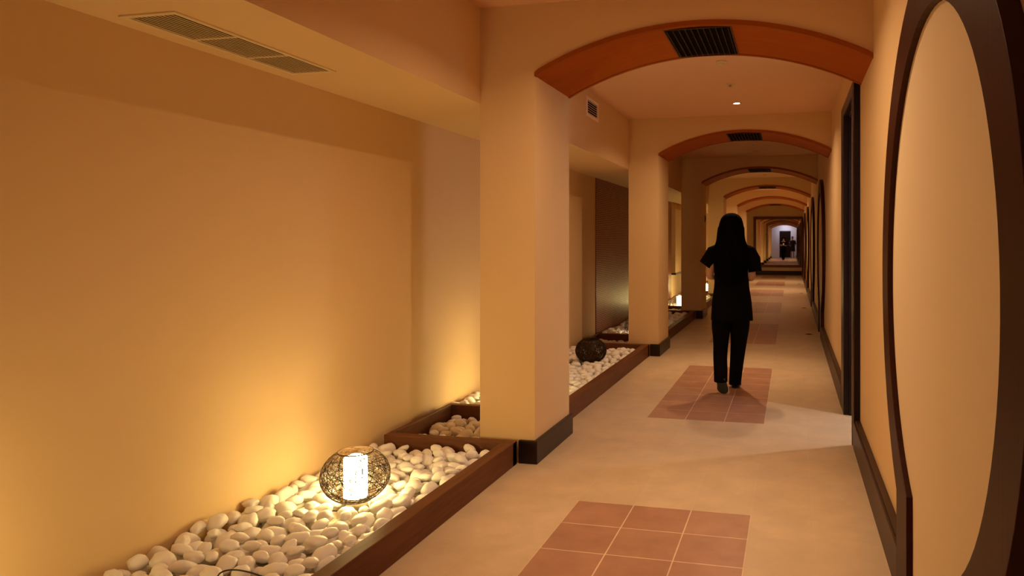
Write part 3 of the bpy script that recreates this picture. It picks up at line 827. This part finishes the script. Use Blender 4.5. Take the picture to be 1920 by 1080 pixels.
# top: flared tunic
rows = [(0, 0.0, 1.352, 0.062, 0.052), (0, -0.002, 1.335, 0.10, 0.066), (0, 0.0, 1.30, 0.165, 0.088), (0, 0.0, 1.22, 0.178, 0.112), (0, 0, 1.10, 0.160, 0.115), (0, 0, 0.98, 0.158, 0.112), (0, 0, 0.85, 0.176, 0.128), (0, 0, 0.74, 0.186, 0.135), (0, 0, 0.655, 0.190, 0.14)]
part(MB().loft([ell(a, b, z, rx, ry, 40, 0.012 * (1.35 - z) / 0.7 * 2, 1.0) for a, b, z, rx, ry in interp(rows, 4)]), 'top', M['cloth'], wm)
for sx, ex, ez in ((-1, -0.238, 1.155), (1, 0.212, 1.10)):
    pts = [(sx * 0.115, 0.0, 1.305), (sx * 0.165, 0.0, 1.275), (sx * 0.195, -0.002, 1.215), (ex, -0.006, ez)]
    part(MB().tube(pts, [0.050, 0.066, 0.068, 0.064], 20), 'sleeve', M['cloth'], wm)
for leg, s_ in ((0, -1), (1, 1)):
    if leg == 0: rows = [(-0.070, 0, 0.90, 0.080, 0.100), (-0.078, 0, 0.78, 0.084, 0.102), (-0.094, 0.015, 0.62, 0.090, 0.10), (-0.098, 0.015, 0.46, 0.072, 0.085), (-0.096, -0.07, 0.33, 0.064, 0.082), (-0.086, -0.14, 0.22, 0.062, 0.082), (-0.082, -0.165, 0.12, 0.060, 0.080)]
    else: rows = [(0.070, 0, 0.90, 0.080, 0.100), (0.074, 0.01, 0.78, 0.084, 0.102), (0.072, 0.05, 0.62, 0.090, 0.10), (0.060, 0.095, 0.46, 0.076, 0.088), (0.044, 0.13, 0.30, 0.066, 0.085), (0.028, 0.165, 0.15, 0.060, 0.085), (0.018, 0.185, 0.035, 0.056, 0.09)]
    part(MB().loft([ell(a, b, z, rx, ry, 26, 0.02, 0.5 + leg) for a, b, z, rx, ry in interp(rows, 4)]), 'trouser_leg', M['cloth'], wm)
shoe(wm, (-0.080, -0.225, 0.150), (-0.062, -0.125, 0.004), 0.050, 0.085)
shoe(wm, (0.022, 0.14, 0.0), (0.028, 0.375, 0.0), 0.042, 0.075)
# hair
rg = []
for z, rx, ry, cy in interp([(1.636, 0.012, 0.012, 0.0), (1.628, 0.045, 0.05, 0.0), (1.60, 0.082, 0.088, -0.004), (1.55, 0.104, 0.106, -0.014), (1.48, 0.117, 0.092, -0.036), (1.40, 0.134, 0.072, -0.058), (1.32, 0.152, 0.064, -0.074), (1.22, 0.155, 0.066, -0.085), (1.12, 0.140, 0.052, -0.10), (1.02, 0.10, 0.032, -0.11), (0.97, 0.04, 0.015, -0.115)], 4):
    ring = []
    for j in range(48):
        t = 2 * math.pi * j / 48
        kk = 1 + 0.03 * math.sin(11 * t + 2 * z) + 0.02 * math.sin(17 * t - 5 * z) + (0.05 * math.sin(26 * z + 2 * t) if z < 1.5 else 0.0)
        ring.append((rx * kk * math.cos(t), cy + ry * kk * math.sin(t), z))
    rg.append(ring)
part(MB().loft(rg), 'hair', M['hair'], wm)
ph = thing('phone', (-0.535, 6.64 + 0.345, 1.10), 'pale phone held at chest height in both hands of the walking person', 'phone')
box('case', M['phone'], -0.575, -0.495, 6.64 + 0.340, 6.64 + 0.349, 1.075, 1.215, ph, bevel=0.003)
box('screen', M['black'], -0.571, -0.499, 6.64 + 0.339, 6.64 + 0.340, 1.08, 1.21, ph)

# --- the photographer standing behind the camera, seen only in the end mirror
pg = thing('person', (0.10, -0.95, 0), 'standing person reflected in the end mirror, knee-length black coat and bare shins', 'person')
k = 1.08
legL = [((-0.09, 0.0, 0.86), 0.08), ((-0.09, 0.01, 0.48), 0.055), ((-0.09, -0.02, 0.09), 0.036), ((-0.10, 0.10, 0.035), 0.032), ((-0.105, 0.16, 0.025), 0.02)]
legR = [((0.09, 0.0, 0.86), 0.08), ((0.09, 0.01, 0.48), 0.055), ((0.10, -0.02, 0.09), 0.036), ((0.11, 0.10, 0.035), 0.032), ((0.115, 0.16, 0.025), 0.02)]
aL = dict(chain=[((-0.18, 0.0, 1.40), 0.055), ((-0.26, -0.02, 1.12), 0.042), ((-0.20, 0.18, 0.98), (0.028, 0.026)), ((-0.18, 0.24, 0.97), (0.036, 0.018))], dir=(0.2, 1, 0), side=(-1, 0, 0), curl=1)
aR = dict(chain=[((0.18, 0.0, 1.40), 0.055), ((0.26, -0.02, 1.12), 0.042), ((0.22, 0.16, 1.0), (0.028, 0.026)), ((0.20, 0.22, 1.0), (0.036, 0.018))], dir=(-0.2, 1, 0), side=(1, 0, 0), curl=-1)
person_body(pg, legL, legR, aL, aR, k)
face(pg, k, M['hair'])
rows = [(0, 0.0, 1.46, 0.065, 0.055), (0, 0, 1.44, 0.11, 0.07), (0, 0, 1.40, 0.185, 0.095), (0, 0, 1.30, 0.205, 0.12), (0, 0, 1.10, 0.19, 0.125), (0, 0, 0.85, 0.20, 0.14), (0, 0, 0.52, 0.225, 0.15)]
part(MB().loft([ell(a, b, z, rx, ry, 40, 0.02, 2.0) for a, b, z, rx, ry in interp(rows, 4)]), 'coat', M['coat'], pg)
for sx in (-1, 1):
    part(MB().tube([(sx * 0.14, 0, 1.40), (sx * 0.20, 0, 1.35), (sx * 0.262, -0.02, 1.12), (sx * 0.225, 0.10, 1.03)], [0.055, 0.068, 0.058, 0.048], 18), 'sleeve', M['coat'], pg)
rg = [[(rx * math.cos(2 * math.pi * j / 32), cy + ry * math.sin(2 * math.pi * j / 32), z * k) for j in range(32)] for z, rx, ry, cy in interp([(1.622, 0.012, 0.012, 0.0), (1.612, 0.05, 0.055, 0.0), (1.58, 0.078, 0.088, -0.008), (1.53, 0.086, 0.092, -0.018), (1.47, 0.082, 0.072, -0.032), (1.43, 0.06, 0.05, -0.04)], 4)]
part(MB().loft(rg), 'hair', M['hair'], pg)
shoe(pg, (-0.09, -0.07, 0.0), (-0.105, 0.18, 0.0), 0.044, 0.07)
shoe(pg, (0.10, -0.07, 0.0), (0.115, 0.18, 0.0), 0.044, 0.07)
